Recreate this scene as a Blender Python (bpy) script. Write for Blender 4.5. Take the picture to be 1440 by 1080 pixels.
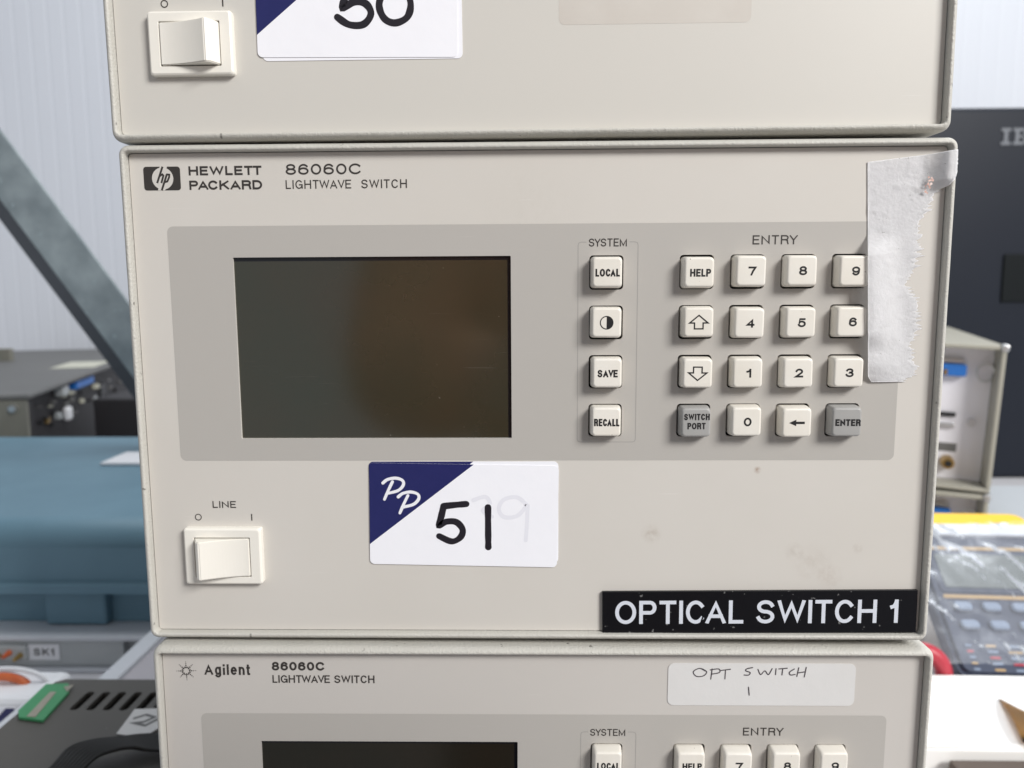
import bpy, bmesh, math, random
from mathutils import Vector, Matrix, noise
random.seed(7)
MM = 0.001
scene = bpy.context.scene
col = scene.collection
for o in list(bpy.data.objects): bpy.data.objects.remove(o)

# ------------------------------------------------------------------ camera
def cam_rows(yaw, pitch, roll):
    cy, sy, cp, sp, cr, sr = math.cos(yaw), math.sin(yaw), math.cos(pitch), math.sin(pitch), math.cos(roll), math.sin(roll)
    f = Vector((sy*cp, cy*cp, sp)); r = Vector((cy, -sy, 0)); u = r.cross(f)
    return cr*r + sr*u, -sr*r + cr*u, f
cd = bpy.data.cameras.new('camera'); cam = bpy.data.objects.new('camera', cd); col.objects.link(cam)
cr_, cu_, cf_ = cam_rows(-0.0213, -0.1260, -0.0057)
m = Matrix((cr_, cu_, -cf_)).transposed().to_4x4(); m.translation = Vector((-1.4675, -205.3266, -34.0482))*MM
cam.matrix_world = m
cd.sensor_width = 36; cd.lens = 27.5; cd.clip_start = 0.005; cd.clip_end = 100
cd.dof.use_dof = True; cd.dof.focus_distance = 0.200; cd.dof.aperture_fstop = 18
scene.camera = cam

# ------------------------------------------------------------------ light
w = bpy.data.worlds.new('World'); scene.world = w; w.use_nodes = True
bg = w.node_tree.nodes['Background']; bg.inputs[0].default_value = (0.86, 0.92, 1.0, 1); bg.inputs[1].default_value = 0.40
def area(name, loc, target, size, power, color):
    l = bpy.data.lights.new(name, 'AREA'); l.shape = 'RECTANGLE'; l.size = size[0]; l.size_y = size[1]; l.energy = power; l.color = color
    o = bpy.data.objects.new(name, l); col.objects.link(o); o.location = loc
    o.rotation_euler = (Vector(target)-Vector(loc)).to_track_quat('-Z', 'Y').to_euler(); return o
area('window_light', (1.30, -1.25, 1.02), (0, 0.1, -0.1), (0.76, 0.62), 50.5, (1.0, 0.985, 0.96))
area('rooflight', (0.55, 0.85, 1.9), (0.25, 0.7, -0.3), (1.4, 1.0), 30, (0.95, 0.98, 1.0))
scene.view_settings.view_transform = 'Standard'; scene.view_settings.look = 'None'
scene.view_settings.exposure = 0.06; scene.view_settings.gamma = 1.0
scene.view_settings.use_curve_mapping = False

# ------------------------------------------------------------------ materials
def mat(name, color, rough=0.5, metal=0.0, bump=None, var=None, coat=0.0, spec=0.5, alpha=1.0, stains=(), specks=None, scratch=None, brushed=None, world=False):
    """bump=(scale, strength, distance_mm); var=(scale, amount, colour2); specks=(scale, threshold, colour)"""
    mt = bpy.data.materials.new(name); mt.use_nodes = True; nt = mt.node_tree; N = nt.nodes; L = nt.links
    b = N['Principled BSDF']; b.inputs['Base Color'].default_value = (*color, 1)
    b.inputs['Roughness'].default_value = rough; b.inputs['Metallic'].default_value = metal
    b.inputs['Coat Weight'].default_value = coat; b.inputs['Coat Roughness'].default_value = 0.04
    b.inputs['Specular IOR Level'].default_value = spec; b.inputs['Alpha'].default_value = alpha
    tc = N.new('ShaderNodeTexCoord'); out = N.new('ShaderNodeNewGeometry').outputs['Position'] if world else tc.outputs['Object']; cur = None
    def nz(scale, detail=4, rough=0.55):
        n = N.new('ShaderNodeTexNoise'); n.inputs['Scale'].default_value = scale; n.inputs['Detail'].default_value = detail
        n.inputs['Roughness'].default_value = rough; L.new(out, n.inputs['Vector']); return n.outputs['Fac']
    def ramp(src, a, bb, lo=0.0, hi=1.0):
        r = N.new('ShaderNodeMapRange'); r.inputs['From Min'].default_value = a; r.inputs['From Max'].default_value = bb
        r.inputs['To Min'].default_value = lo; r.inputs['To Max'].default_value = hi; L.new(src, r.inputs['Value']); return r.outputs[0]
    def mix(fac, c1, c2):
        x = N.new('ShaderNodeMix'); x.data_type = 'RGBA'; L.new(fac, x.inputs[0])
        if isinstance(c1, tuple): x.inputs[6].default_value = (*c1, 1)
        else: L.new(c1, x.inputs[6])
        x.inputs[7].default_value = (*c2, 1); return x.outputs[2]
    cur = color
    if var:
        sc, amt, c2 = var; cur = mix(ramp(nz(sc, 5), 0.35, 0.68, 0, amt), cur, c2)
    if specks:
        sc, th, c2 = specks; cur = mix(ramp(nz(sc, 2), th, th+0.03, 0, 1), cur, c2)
    if scratch:
        mp = N.new('ShaderNodeMapping'); L.new(out, mp.inputs['Vector']); mp.inputs['Rotation'].default_value = (0, .5, 0); mp.inputs['Scale'].default_value = (45, 1, 1900)
        sn = N.new('ShaderNodeTexNoise'); sn.inputs['Scale'].default_value = 1; sn.inputs['Detail'].default_value = 2; L.new(mp.outputs[0], sn.inputs['Vector'])
        pm = N.new('ShaderNodeMath'); pm.operation = 'MULTIPLY'; L.new(ramp(sn.outputs['Fac'], .70, .74, 0, scratch[0]), pm.inputs[0]); L.new(ramp(nz(30, 2), .5, .62), pm.inputs[1])
        cur = mix(pm.outputs[0], cur, scratch[1])
    for (sx, sz, r, st, c2) in stains:
        vd = N.new('ShaderNodeVectorMath'); vd.operation = 'DISTANCE'; L.new(out, vd.inputs[0]); vd.inputs[1].default_value = (sx*MM, 0, sz*MM)
        fall = ramp(vd.outputs['Value'], r*MM, r*0.15*MM, 0, 1)
        mu = N.new('ShaderNodeMath'); mu.operation = 'MULTIPLY'; L.new(fall, mu.inputs[0]); L.new(ramp(nz(420, 5, .65), 0.36, 0.66, 0, st), mu.inputs[1])
        cur = mix(mu.outputs[0], cur, c2)
    if not isinstance(cur, tuple): L.new(cur, b.inputs['Base Color'])
    if bump:
        sc, st, dist = bump; bp = N.new('ShaderNodeBump'); bp.inputs['Strength'].default_value = st; bp.inputs['Distance'].default_value = dist*MM
        L.new(nz(sc, 3, .6), bp.inputs['Height']); L.new(bp.outputs[0], b.inputs['Normal'])
    if brushed:
        L.new(ramp(nz(brushed, 4), .3, .7, rough-.08, rough+.1), b.inputs['Roughness'])
    return mt
M = {}
BR = (0.20, 0.12, 0.07)
stain2 = [(31.5, -101, 3.0, .45, (0.34, 0.26, 0.20)), (59.5, -83.4, 1.2, 1.0, (0.25, .12, .05)), (75, -109, 6, .22, (0.36, 0.29, 0.23)), (80, -113, 4.0, .28, (0.33, 0.24, .19)), (87, -105, 1.6, .35, BR), (70, -106, 3, .2, BR), (-60, -60, 9, .12, (.45, .4, .33)), (0, -14, 14, .10, (.5, .46, .4))]
M['panel_top'] = mat('panel paint, upper unit', (0.625, 0.602, 0.556), .42, scratch=(.35, (.75, .73, .70)), bump=(2600, .05, .05), var=(22, .25, (0.60, 0.575, 0.53)), specks=(420, .785, (0.40, 0.37, 0.33)))
M['panel_mid'] = mat('panel paint, middle unit', (0.645, 0.614, 0.570), .42, scratch=(.4, (.76, .73, .70)), bump=(2600, .05, .05), var=(18, .5, (0.605, 0.572, 0.522)), stains=stain2, specks=(420, .79, (0.40, 0.37, 0.33)))
M['panel_low'] = mat('panel paint, lower unit', (0.585, 0.555, 0.522), .42, scratch=(.3, (.7, .68, .65)), bump=(2600, .05, .05), var=(20, .3, (0.55, 0.525, 0.49)))
M['print_grey'] = mat('grey silk-screened field', (0.462, 0.440, 0.408), .45, scratch=(.3, (.6, .58, .55)), bump=(2600, .05, .05), var=(16, .35, (0.47, 0.445, 0.42)), specks=(330, .78, (0.6, 0.58, 0.55)))
M['print_line'] = mat('grey outline print', (0.33, 0.315, 0.30), .5)
M['ink'] = mat('dark brown print', (0.035, 0.030, 0.027), .5)
M['ink_black'] = mat('black key print', (0.012, 0.012, 0.013), .45)
M['logo_light'] = mat('panel colour in the emblem', (0.63, 0.60, 0.56), .45)
M['bezel'] = mat('textured bezel enamel', (0.55, 0.535, 0.49), .48, bump=(1500, .75, .35), var=(70, .45, (0.49, .475, .43)), specks=(240, .715, (0.22, 0.21, 0.19)))
M['cover'] = mat('case cover enamel', (0.52, 0.50, 0.45), .5, bump=(800, .5, .3))
M['key'] = mat('ivory keycap', (0.80, 0.765, 0.70), .40, world=True, bump=(3500, .06, .05), var=(75, .6, (0.74, 0.69, .60)), specks=(620, .755, (0.28, 0.24, 0.20)), scratch=(.4, (.55, .5, .44)))
M['key_grey'] = mat('grey keycap', (0.36, 0.355, 0.345), .45, world=True, bump=(3500, .06, .05), var=(150, .3, (0.40, .39, .37)))
M['well'] = mat('dark key well', (0.012, 0.011, 0.010), .7)
M['switch'] = mat('ivory switch plastic', (0.86, 0.83, 0.76), .28, var=(60, .3, (0.82, 0.78, 0.70)), specks=(500, .79, (0.35, 0.22, 0.15)))
M['lcd'] = mat('unlit display glass', (0.029, 0.031, 0.019), .11, var=(19, .8, (0.040, 0.029, 0.016)), specks=(900, .78, (0.16, 0.14, 0.11)), scratch=(.5, (.09, .085, .07)), spec=.95)  # olive to brown mottling paints a murky reflection into the base colour
M['lcd_low'] = mat('unlit display glass, lower unit', (0.014, 0.0135, 0.010), .12, var=(26, .8, (0.02, 0.015, 0.010)), spec=.5)
M['lcd_edge'] = mat('display mask', (0.008, 0.008, 0.011), .2)
M['label_white'] = mat('matt paper label', (0.91, 0.91, 0.955), .55, bump=(260, .16, .3), var=(90, .35, (0.87, .87, .92)), specks=(380, .775, (0.5, .5, .55)))
M['label_cream'] = mat('old white label', (0.70, 0.69, 0.68), .6, bump=(420, .2, .25), var=(60, .4, (0.64, .63, .615)))
M['label_ghost'] = mat('show-through writing', (0.80, 0.80, 0.86), .6)
M['navy'] = mat('navy label print', (0.013, 0.016, 0.105), .35, var=(300, .3, (0.02, .022, .13)))
M['marker'] = mat('marker pen', (0.012, 0.010, 0.016), .4)
M['pen'] = mat('ball pen', (0.06, 0.05, 0.06), .5)
M['white_print'] = mat('white print', (0.86, 0.86, 0.90), .5)
M['plate'] = mat('black engraved plastic', (0.006, 0.006, 0.008), .33, spec=.22, bump=(1500, .1, .05), specks=(620, .715, (0.15, 0.15, .15)))
M['plate_text'] = mat('pale engraved letters', (0.66, 0.69, 0.76), .5)
M['torn'] = mat('torn label paper', (0.95, 0.945, 0.955), .9, spec=.1, bump=(1050, .55, .26), var=(420, .5, (0.87, 0.865, 0.875)), specks=(1200, .725, (0.60, 0.595, 0.59)))
M['rust'] = mat('red ink residue', (0.62, 0.33, 0.26), .7, var=(900, .9, (0.8, .7, .65)))
M['residue'] = mat('adhesive residue', (0.575, 0.535, 0.485), .5, var=(80, .8, (0.615, .58, .53)), specks=(600, .735, (0.25, 0.22, 0.18)))
# background
M['wall'] = mat('white coated wall sheet', (0.74, 0.76, 0.81), .5, var=(1.5, .4, (0.70, .72, .78)))
M['bench'] = mat('pale bench top', (0.62, 0.61, 0.63), .5, var=(9, .4, (0.55, .54, .56)))
M['galv'] = mat('galvanised steel', (0.19, 0.225, 0.24), .5, metal=.15, bump=(60, .3, 1), var=(34, .9, (0.30, .345, .36)), specks=(75, .66, (0.30, .36, .38)))
M['galv_shade'] = mat('weathered steel edge', (0.05, 0.055, 0.065), .5)  # unlit side of the galvanised angle, its shade put into a darker colour
M['grey_cover'] = mat('grey enamel', (0.15, 0.15, 0.145), .55, var=(14, .5, (0.125, .12, .118)))
M['grey_front'] = mat('olive grey front', (0.19, 0.185, 0.155), .6)
M['dark'] = mat('dark side panel', (0.022, 0.020, 0.022), .6)
M['black'] = mat('black plastic', (0.012, 0.012, 0.013), .45)
M['blue_conn'] = mat('blue connector', (0.02, 0.15, 0.50), .4)
M['cream_part'] = mat('cream component', (0.62, 0.61, 0.50), .5)
M['white_part'] = mat('white component', (0.80, 0.80, 0.82), .5)
M['gold'] = mat('brass', (0.42, 0.28, 0.10), .35, metal=.8)
M['steel'] = mat('bright metal', (0.62, 0.62, 0.62), .3, metal=.9)
M['red'] = mat('red plastic', (0.42, 0.03, 0.05), .4)
M['blue_case'] = mat('grey blue enamel', (0.15, 0.262, 0.332), .5, spec=.3, scratch=(.4, (.3, .4, .45)), var=(14, .6, (0.115, .21, .27)))
M['rack_grey'] = mat('light grey enamel', (0.46, 0.48, 0.48), .45, var=(20, .3, (0.30, .32, .33)))
M['pale'] = mat('pale grey enamel', (0.60, 0.615, 0.65), .45)
M['lilac'] = mat('pale lilac enamel', (0.46, 0.435, 0.46), .5, var=(18, .4, (0.42, .40, .43)))
M['vent_grey'] = mat('dark grey hammered enamel', (0.098, 0.092, 0.082), .55, bump=(350, .15, .3), var=(30, .5, (0.085, .08, .07)), specks=(170, .735, (0.40, .40, .40)))
M['green'] = mat('green tag', (0.05, 0.27, 0.11), .5, var=(60, .4, (0.08, .38, .17)))
M['beige_strip'] = mat('worn beige strip', (0.36, 0.34, 0.28), .6, var=(200, .5, (0.28, .25, .2)))
M['orange'] = mat('orange plastic', (0.70, 0.17, 0.05), .4, var=(90, .7, (0.5, .06, .02)))
M['rubber'] = mat('ribbed black rubber', (0.017, 0.017, 0.017), .6)
M['navy_cab'] = mat('blue black cabinet enamel', (0.012, 0.015, 0.024), .42, spec=.22, var=(4, .5, (0.015, .019, .028)), bump=(900, .1, .2))
M['cab_dark'] = mat('black latch', (0.006, 0.008, 0.009), .5, spec=.15)
M['cab_text'] = mat('grey cabinet lettering', (0.15, 0.16, 0.18), .5)
M['beige_frame'] = mat('beige instrument enamel', (0.37, 0.355, 0.30), .5, bump=(800, .4, .3))
M['rear_panel'] = mat('pale rear panel', (0.80, 0.78, 0.82), .5)
M['silver'] = mat('silver painted lid', (0.52, 0.55, 0.585), .4, var=(12, .3, (0.48, .50, .54)))
M['yellow'] = mat('yellow rubber holster', (0.80, 0.50, 0.02), .45)
M['meter'] = mat('slate meter body', (0.04, 0.05, 0.085), .5)
M['meter_lcd'] = mat('meter display', (0.10, 0.115, 0.11), .25)
M['tan'] = mat('tan print', (0.45, 0.30, 0.14), .5)
M['pale_blue'] = mat('pale blue button', (0.22, 0.27, 0.36), .5)
M['paper'] = mat('white paper', (0.88, 0.87, 0.85), .7, bump=(120, .1, .5))
M['manila'] = mat('manila card', (0.62, 0.34, 0.10), .6, var=(40, .5, (0.7, .45, .2)))
M['card'] = mat('brown cardboard', (0.40, 0.26, 0.13), .8)
M['card_dark'] = mat('dark brown board', (0.10, 0.075, 0.06), .7, var=(30, .5, (0.07, .05, .04)))
M['wood'] = mat('plain timber', (0.40, 0.28, 0.16), .7, var=(40, .6, (0.33, .22, .12)))
def film_mat():
    mt = bpy.data.materials.new('clear crinkled film'); mt.use_nodes = True; nt = mt.node_tree; N = nt.nodes; L = nt.links
    N.remove(N['Principled BSDF']); out = N['Material Output']
    tr = N.new('ShaderNodeBsdfTransparent'); tr.inputs[0].default_value = (.96, .97, .99, 1)
    gl = N.new('ShaderNodeBsdfGlossy'); gl.inputs['Roughness'].default_value = .3; gl.inputs[0].default_value = (.95, .97, 1, 1)
    df = N.new('ShaderNodeBsdfDiffuse'); df.inputs[0].default_value = (.82, .84, .88, 1)
    fr = N.new('ShaderNodeFresnel'); fr.inputs[0].default_value = 1.22
    m1 = N.new('ShaderNodeMixShader'); L.new(fr.outputs[0], m1.inputs[0]); L.new(tr.outputs[0], m1.inputs[1]); L.new(gl.outputs[0], m1.inputs[2])
    m2 = N.new('ShaderNodeMixShader'); m2.inputs[0].default_value = .11; L.new(m1.outputs[0], m2.inputs[1]); L.new(df.outputs[0], m2.inputs[2])
    L.new(m2.outputs[0], out.inputs[0]); return mt
M['film'] = film_mat()

# ------------------------------------------------------------------ builders (all lengths in millimetres)
def tag(o, label=None, cat=None, group=None, kind=None):
    if label: o['label'] = label
    if cat: o['category'] = cat
    if group: o['group'] = group
    if kind: o['kind'] = kind
    return o
def mesh_obj(name, bm, material, parent=None, loc=(0, 0, 0), rot=(0, 0, 0), smooth=False, scale=True):
    if scale: bmesh.ops.scale(bm, vec=(MM,)*3, verts=bm.verts)
    me = bpy.data.meshes.new(name); bm.to_mesh(me); bm.free()
    if smooth:
        for p in me.polygons: p.use_smooth = True
    return link(name, me, material, parent, loc, rot)
def link(name, me, material, parent=None, loc=(0, 0, 0), rot=(0, 0, 0)):
    if material is not None and not me.materials: me.materials.append(M[material] if isinstance(material, str) else material)
    o = bpy.data.objects.new(name, me); col.objects.link(o); o.location = Vector(loc)*MM; o.rotation_euler = rot
    if parent is not None: o.parent = parent
    return o
def empty(name, loc, rot=(0, 0, 0)):
    o = bpy.data.objects.new(name, None); o.empty_display_size = .02; col.objects.link(o); o.location = Vector(loc)*MM; o.rotation_euler = rot; return o
def rr(x0, z0, x1, z1, r, n=6):
    x0, x1 = min(x0, x1), max(x0, x1); z0, z1 = min(z0, z1), max(z0, z1); P = []
    for cx, cz, a in ((x1-r, z1-r, 0), (x0+r, z1-r, 90), (x0+r, z0+r, 180), (x1-r, z0+r, 270)):
        for k in range(n+1):
            t = math.radians(a+90*k/n); P.append((cx+r*math.cos(t), cz+r*math.sin(t)))
    return P
def arc(cx, cy, rx, ry, a0, a1, n=14):
    return [(cx+rx*math.cos(math.radians(a0+(a1-a0)*k/n)), cy+ry*math.sin(math.radians(a0+(a1-a0)*k/n))) for k in range(n+1)]
def holed(outlines, t):
    """flat sheet in XZ with holes; front face at y=0, thickness t behind it (t=0: a print)"""
    cu = bpy.data.curves.new('tmp', 'CURVE'); cu.dimensions = '2D'; cu.fill_mode = 'BOTH'; cu.extrude = t/2*MM
    for P in outlines:
        s = cu.splines.new('POLY'); s.points.add(len(P)-1); s.use_cyclic_u = True
        for q, (x, z) in zip(s.points, P): q.co = (x*MM, z*MM, 0, 1)
    o = bpy.data.objects.new('tmp', cu); col.objects.link(o); dg = bpy.context.evaluated_depsgraph_get(); dg.update()
    me = bpy.data.meshes.new_from_object(o.evaluated_get(dg)); bpy.data.objects.remove(o)
    for v in me.vertices: x, y, z = v.co; v.co = (x, -z+t/2*MM, y)
    me.update(); return me
def poly_prism(P, t, y=0):
    """outline in XZ, front at y, thickness t behind"""
    bm = bmesh.new(); f = bm.faces.new([bm.verts.new((x, y, z)) for x, z in P])
    if t:
        r = bmesh.ops.extrude_face_region(bm, geom=[f]); bmesh.ops.translate(bm, vec=(0, t, 0), verts=[v for v in r['geom'] if isinstance(v, bmesh.types.BMVert)])
    bmesh.ops.recalc_face_normals(bm, faces=bm.faces); return bm
def box_bm(x0, y0, z0, x1, y1, z1, bev=0, seg=2):
    bm = bmesh.new(); bmesh.ops.create_cube(bm, size=1)
    for v in bm.verts: v.co = ((x0+x1)/2+v.co.x*(x1-x0), (y0+y1)/2+v.co.y*(y1-y0), (z0+z1)/2+v.co.z*(z1-z0))
    if bev: bmesh.ops.bevel(bm, geom=bm.edges[:], offset=bev, segments=seg, affect='EDGES', profile=.5)
    return bm
def rings(profile, close_front=True, close_back=False):
    """loft: list of (outline XZ points, y)"""
    bm = bmesh.new(); R = []
    for P, y in profile: R.append([bm.verts.new((x, y, z)) for x, z in P])
    n = len(R[0])
    for a, b in zip(R, R[1:]):
        for k in range(n): bm.faces.new((a[k], a[(k+1) % n], b[(k+1) % n], b[k]))
    if close_front: bm.faces.new(R[-1])
    if close_back: bm.faces.new(R[0])
    bmesh.ops.recalc_face_normals(bm, faces=bm.faces); return bm
def cyl_bm(r, y0, y1, n=20, cx=0, cz=0, r1=None):
    c = lambda q: [(cx+q*math.cos(2*math.pi*k/n), cz+q*math.sin(2*math.pi*k/n)) for k in range(n)]
    return rings([(c(r), y0), (c(r1 or r), y1)], True, True)
def tube_bm(pts, r, n=8, bm=None):
    bm = bm or bmesh.new(); pts = [Vector(p) for p in pts]; prev = None
    for i, p in enumerate(pts):
        t = (pts[min(i+1, len(pts)-1)]-pts[max(i-1, 0)]).normalized(); a = t.orthogonal() if prev is None else None
        if prev is None: nrm = t.orthogonal().normalized()
        else: nrm = (nrm-t*nrm.dot(t)).normalized()
        bi = t.cross(nrm); ring = [bm.verts.new(p+r*(math.cos(2*math.pi*k/n)*nrm+math.sin(2*math.pi*k/n)*bi)) for k in range(n)]
        if prev:
            for k in range(n): bm.faces.new((prev[k], prev[(k+1) % n], ring[(k+1) % n], ring[k]))
        else: bm.faces.new(ring)
        prev = ring
    bm.faces.new(prev); bmesh.ops.recalc_face_normals(bm, faces=bm.faces); return bm
def spline(P, n=8):
    P = [Vector(p) for p in P]; out = []
    for i in range(len(P)-1):
        p0, p1, p2, p3 = P[max(i-1, 0)], P[i], P[i+1], P[min(i+2, len(P)-1)]
        for k in range(n):
            t = k/n; out.append(.5*((2*p1)+(-p0+p2)*t+(2*p0-5*p1+4*p2-p3)*t*t+(-p0+3*p1-3*p2+p3)*t**3))
    out.append(P[-1]); return out

# ------------------------------------------------------------------ lettering: every glyph is drawn with pen strokes
def ribbon(bm, P, s, y, closed=False, cap='square', lo=None, hi=None, wob=0):
    P = [Vector((a, b)) for a, b in P]; Q = [P[0]]
    for p in P[1:]:
        if (p-Q[-1]).length > 1e-6: Q.append(p)
    if closed and (Q[0]-Q[-1]).length < 1e-6: Q.pop()
    P = Q; n = len(P); h = s/2
    if not closed and cap == 'square':
        P[0] = P[0]+(P[0]-P[1]).normalized()*h; P[-1] = P[-1]+(P[-1]-P[-2]).normalized()*h
    L_, R_ = [], []
    for i in range(n):
        d0 = (P[i]-P[i-1]).normalized() if (i or closed) else None
        d1 = (P[(i+1) % n]-P[i]).normalized() if (i < n-1 or closed) else None
        if d0 is None: d0 = d1
        if d1 is None: d1 = d0
        n0, n1 = Vector((-d0.y, d0.x)), Vector((-d1.y, d1.x)); mv = n0+n1
        mv = n0 if mv.length < 1e-4 else mv.normalized(); k = h/max(mv.dot(n0), .28)*(1+wob*noise.noise(Vector((P[i].x*.45, P[i].y*.45, h*7))))
        for lst, sg in ((L_, 1), (R_, -1)):
            q = P[i]+mv*k*sg
            lst.append(bm.verts.new((q.x, y, max(lo, min(hi, q.y)) if lo is not None else q.y)))
    for i in range(n if closed else n-1):
        j = (i+1) % n; bm.faces.new((L_[i], L_[j], R_[j], R_[i]))
    if not closed and cap == 'round':
        for e, A, B in ((0, L_, R_), (-1, R_, L_)):
            a = P[e]; v0 = A[e].co.xz-a; V = [A[e]]
            for k in range(1, 6):
                an = math.pi*k/6; V.append(bm.verts.new((a.x+v0.x*math.cos(an)-v0.y*math.sin(an), y, a.y+v0.x*math.sin(an)+v0.y*math.cos(an))))
            V.append(B[e]); bm.faces.new(V)
W_ = dict(A=.74, B=.66, C=.72, D=.70, E=.60, G=.76, H=.70, I=0, K=.70, L=.54, M=.84, N=.71, O=.78, P=.64, R=.68, S=.66, T=.62, V=.70, W=1.02, Y=.70, a=.5, g=.52, i=0, l=0, e=.52, n=.50, t=.30)
for d_ in '023456789': W_[d_] = .58
W_['1'] = .30; W_[' '] = .26
def glyph(c):
    if c == 'A': return [[(0, 0), (.5, 1), (1, 0)], [(.18, .29), (.82, .29)]]
    if c == 'B': return [[(0, 0), (0, 1)], [(0, .53), (.6, .53)]+arc(.62, .765, .3, .235, -90, 90, 8)+[(0, 1)], [(0, 0), (.6, 0)]+arc(.66, .265, .34, .265, -90, 90, 8)+[(.5, .53)]]
    if c == 'C': return [arc(.5, .5, .5, .5, 40, 320, 22)]
    if c == 'D': return [[(0, 0), (0, 1)], [(0, 1), (.45, 1)]+arc(.45, .5, .55, .5, 90, -90)+[(0, 0)]]
    if c == 'E': return [[(1, 1), (0, 1), (0, 0), (1, 0)], [(0, .52), (.88, .52)]]
    if c == 'G': return [arc(.5, .5, .5, .5, 42, 335, 22), [(.58, .46), (1, .46), (1, .02)]]
    if c == 'H': return [[(0, 0), (0, 1)], [(1, 0), (1, 1)], [(0, .52), (1, .52)]]
    if c == 'I': return [[(0, 0), (0, 1)]]
    if c == 'K': return [[(0, 0), (0, 1)], [(.95, 1), (0, .36)], [(.34, .6), (1, 0)]]
    if c == 'L': return [[(0, 1), (0, 0), (1, 0)]]
    if c == 'M': return [[(0, 0), (0, 1), (.5, .02), (1, 1), (1, 0)]]
    if c == 'N': return [[(0, 0), (0, 1), (1, 0), (1, 1)]]
    if c in 'O0': return [arc(.5, .5, .5, .5, 0, 360, 28)+['closed']]
    if c == 'P': return [[(0, 0), (0, 1)], [(0, 1), (.62, 1)]+arc(.66, .74, .34, .26, 90, -90, 10)+[(0, .48)]]
    if c == 'R': return [[(0, 0), (0, 1)], [(0, 1), (.62, 1)]+arc(.64, .75, .34, .25, 90, -90, 10)+[(0, .5)], [(.62, .5), (.9, .42), (.94, .2), (1, 0)]]
    if c == 'S': return [arc(.5, .755, .47, .245, 18, 260, 14)+arc(.5, .255, .5, .255, 80, -165, 14)]
    if c == 'T': return [[(0, 1), (1, 1)], [(.5, 0), (.5, 1)]]
    if c == 'V': return [[(0, 1), (.5, 0), (1, 1)]]
    if c == 'W': return [[(0, 1), (.24, 0), (.5, 1), (.76, 0), (1, 1)]]
    if c == 'Y': return [[(0, 1), (.5, .45), (1, 1)], [(.5, .45), (.5, 0)]]
    if c == '1': return [[(1, 0), (1, 1)], [(0, .72), (.4, .75), (.75, .86), (.95, 1)]]
    if c == '2': return [arc(.5, .71, .47, .29, 168, -35, 14)+[(0, 0), (1, 0)]]
    if c == '3': return [arc(.48, .755, .45, .245, 165, -85, 13)+arc(.48, .265, .52, .265, 85, -168, 14)]
    if c == '4': return [[(.76, 0), (.76, 1), (0, .27), (1, .27)]]
    if c == '5': return [[(.92, 1), (.2, 1), (.08, .47)]+arc(.48, .33, .52, .33, 128, -158, 16)]
    if c == '6': return [arc(.5, .31, .5, .31, 0, 360, 22)+['closed'], arc(.52, .56, .5, .44, 38, 168, 10)+[(0, .31)]]
    if c == '7': return [[(0, 1), (1, 1), (.62, .5), (.38, 0)]]
    if c == '8': return [arc(.5, .76, .43, .24, 0, 360, 22)+['closed'], arc(.5, .265, .5, .265, 0, 360, 22)+['closed']]
    if c == '9': return [arc(.5, .69, .5, .31, 0, 360, 22)+['closed'], arc(.48, .44, .5, .44, -142, -12, 10)+[(1, .69)]]
    if c == 'g': return [arc(.5, .36, .5, .36, 0, 360, 20)+['closed'], [(1, .72), (1, 0)]+arc(.5, -.06, .5, .24, 0, -150, 8)]
    if c == 'i': return [[(0, 0), (0, .62)], [(0, .97), (0, 1)]]
    if c == 'l': return [[(0, 0), (0, 1)]]
    if c == 'e': return [[(0, .38), (1, .38)]+arc(.5, .36, .5, .36, 5, 310, 18)]
    if c == 'n': return [[(0, 0), (0, .72)], [(0, .4)]+arc(.5, .42, .5, .30, 165, 0, 10)+[(1, 0)]]
    if c == 't': return [[(.35, .98), (.35, .14), (.55, 0), (1, 0)], [(0, .72), (1, .72)]]
    return []
def text_bm(s, x0, x1, zt, zb, wt, gap=.20, y=0, slope=0, bm=None):
    H = zt-zb; bm = bm or bmesh.new(); nat = 0; k = 0
    adv = [W_.get(c, .6) for c in s]
    gaps = [gap-(.10 if a+b in ('CA', 'WA', 'AV', 'LT', 'PA', 'TW', 'AC', 'TY', 'RY', 'VE', 'YS', 'SY', 'TT') else 0) for a, b in zip(s, s[1:])]+[0]
    fixed = sum(wt for c in s if W_.get(c, .6) == 0); nat = sum(adv)*H+sum(gaps)*H
    kx = (x1-x0-fixed)/nat if nat else 1; x = x0
    for c, a, ga in zip(s, adv, gaps):
        wd = a*H*kx if a else wt
        for st in glyph(c):
            closed = st[-1] == 'closed'; pts = st[:-1] if closed else st
            P = [(x+wt/2+px*max(wd-wt, 0), zb+wt/2+pz*(H-wt)) for px, pz in pts]
            k += 1; ribbon(bm, P, wt, y-.0012*(k % 29), closed, lo=None if c == 'g' else zb, hi=zt)
        x += wd+ga*H*kx
    return bm
def text(name, s, x0, x1, zt, zb, wt, material, parent, y=-.06, **kw):
    return mesh_obj(name, text_bm(s, x0, x1, zt, zb, wt, y=y, **kw), material, parent)
def pen(name, strokes, wt, material, parent, y=-.3, smooth=True):
    bm = bmesh.new()
    for k, st in enumerate(strokes):
        P = [(v.x, v.y) for v in spline([(a, b, 0) for a, b in st], 6)] if smooth else st
        ribbon(bm, P, wt, y-.002*k, cap='round', wob=.17)
    return mesh_obj(name, bm, material, parent)
def paper_sheet(name, P, material, parent, y=0, t=.12, curl=0, rot=0, at=(0, 0)):
    bm = poly_prism(P, t, y)
    o = mesh_obj(name, bm, material, parent, (at[0], 0, at[1]), (0, rot, 0)); return o

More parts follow.
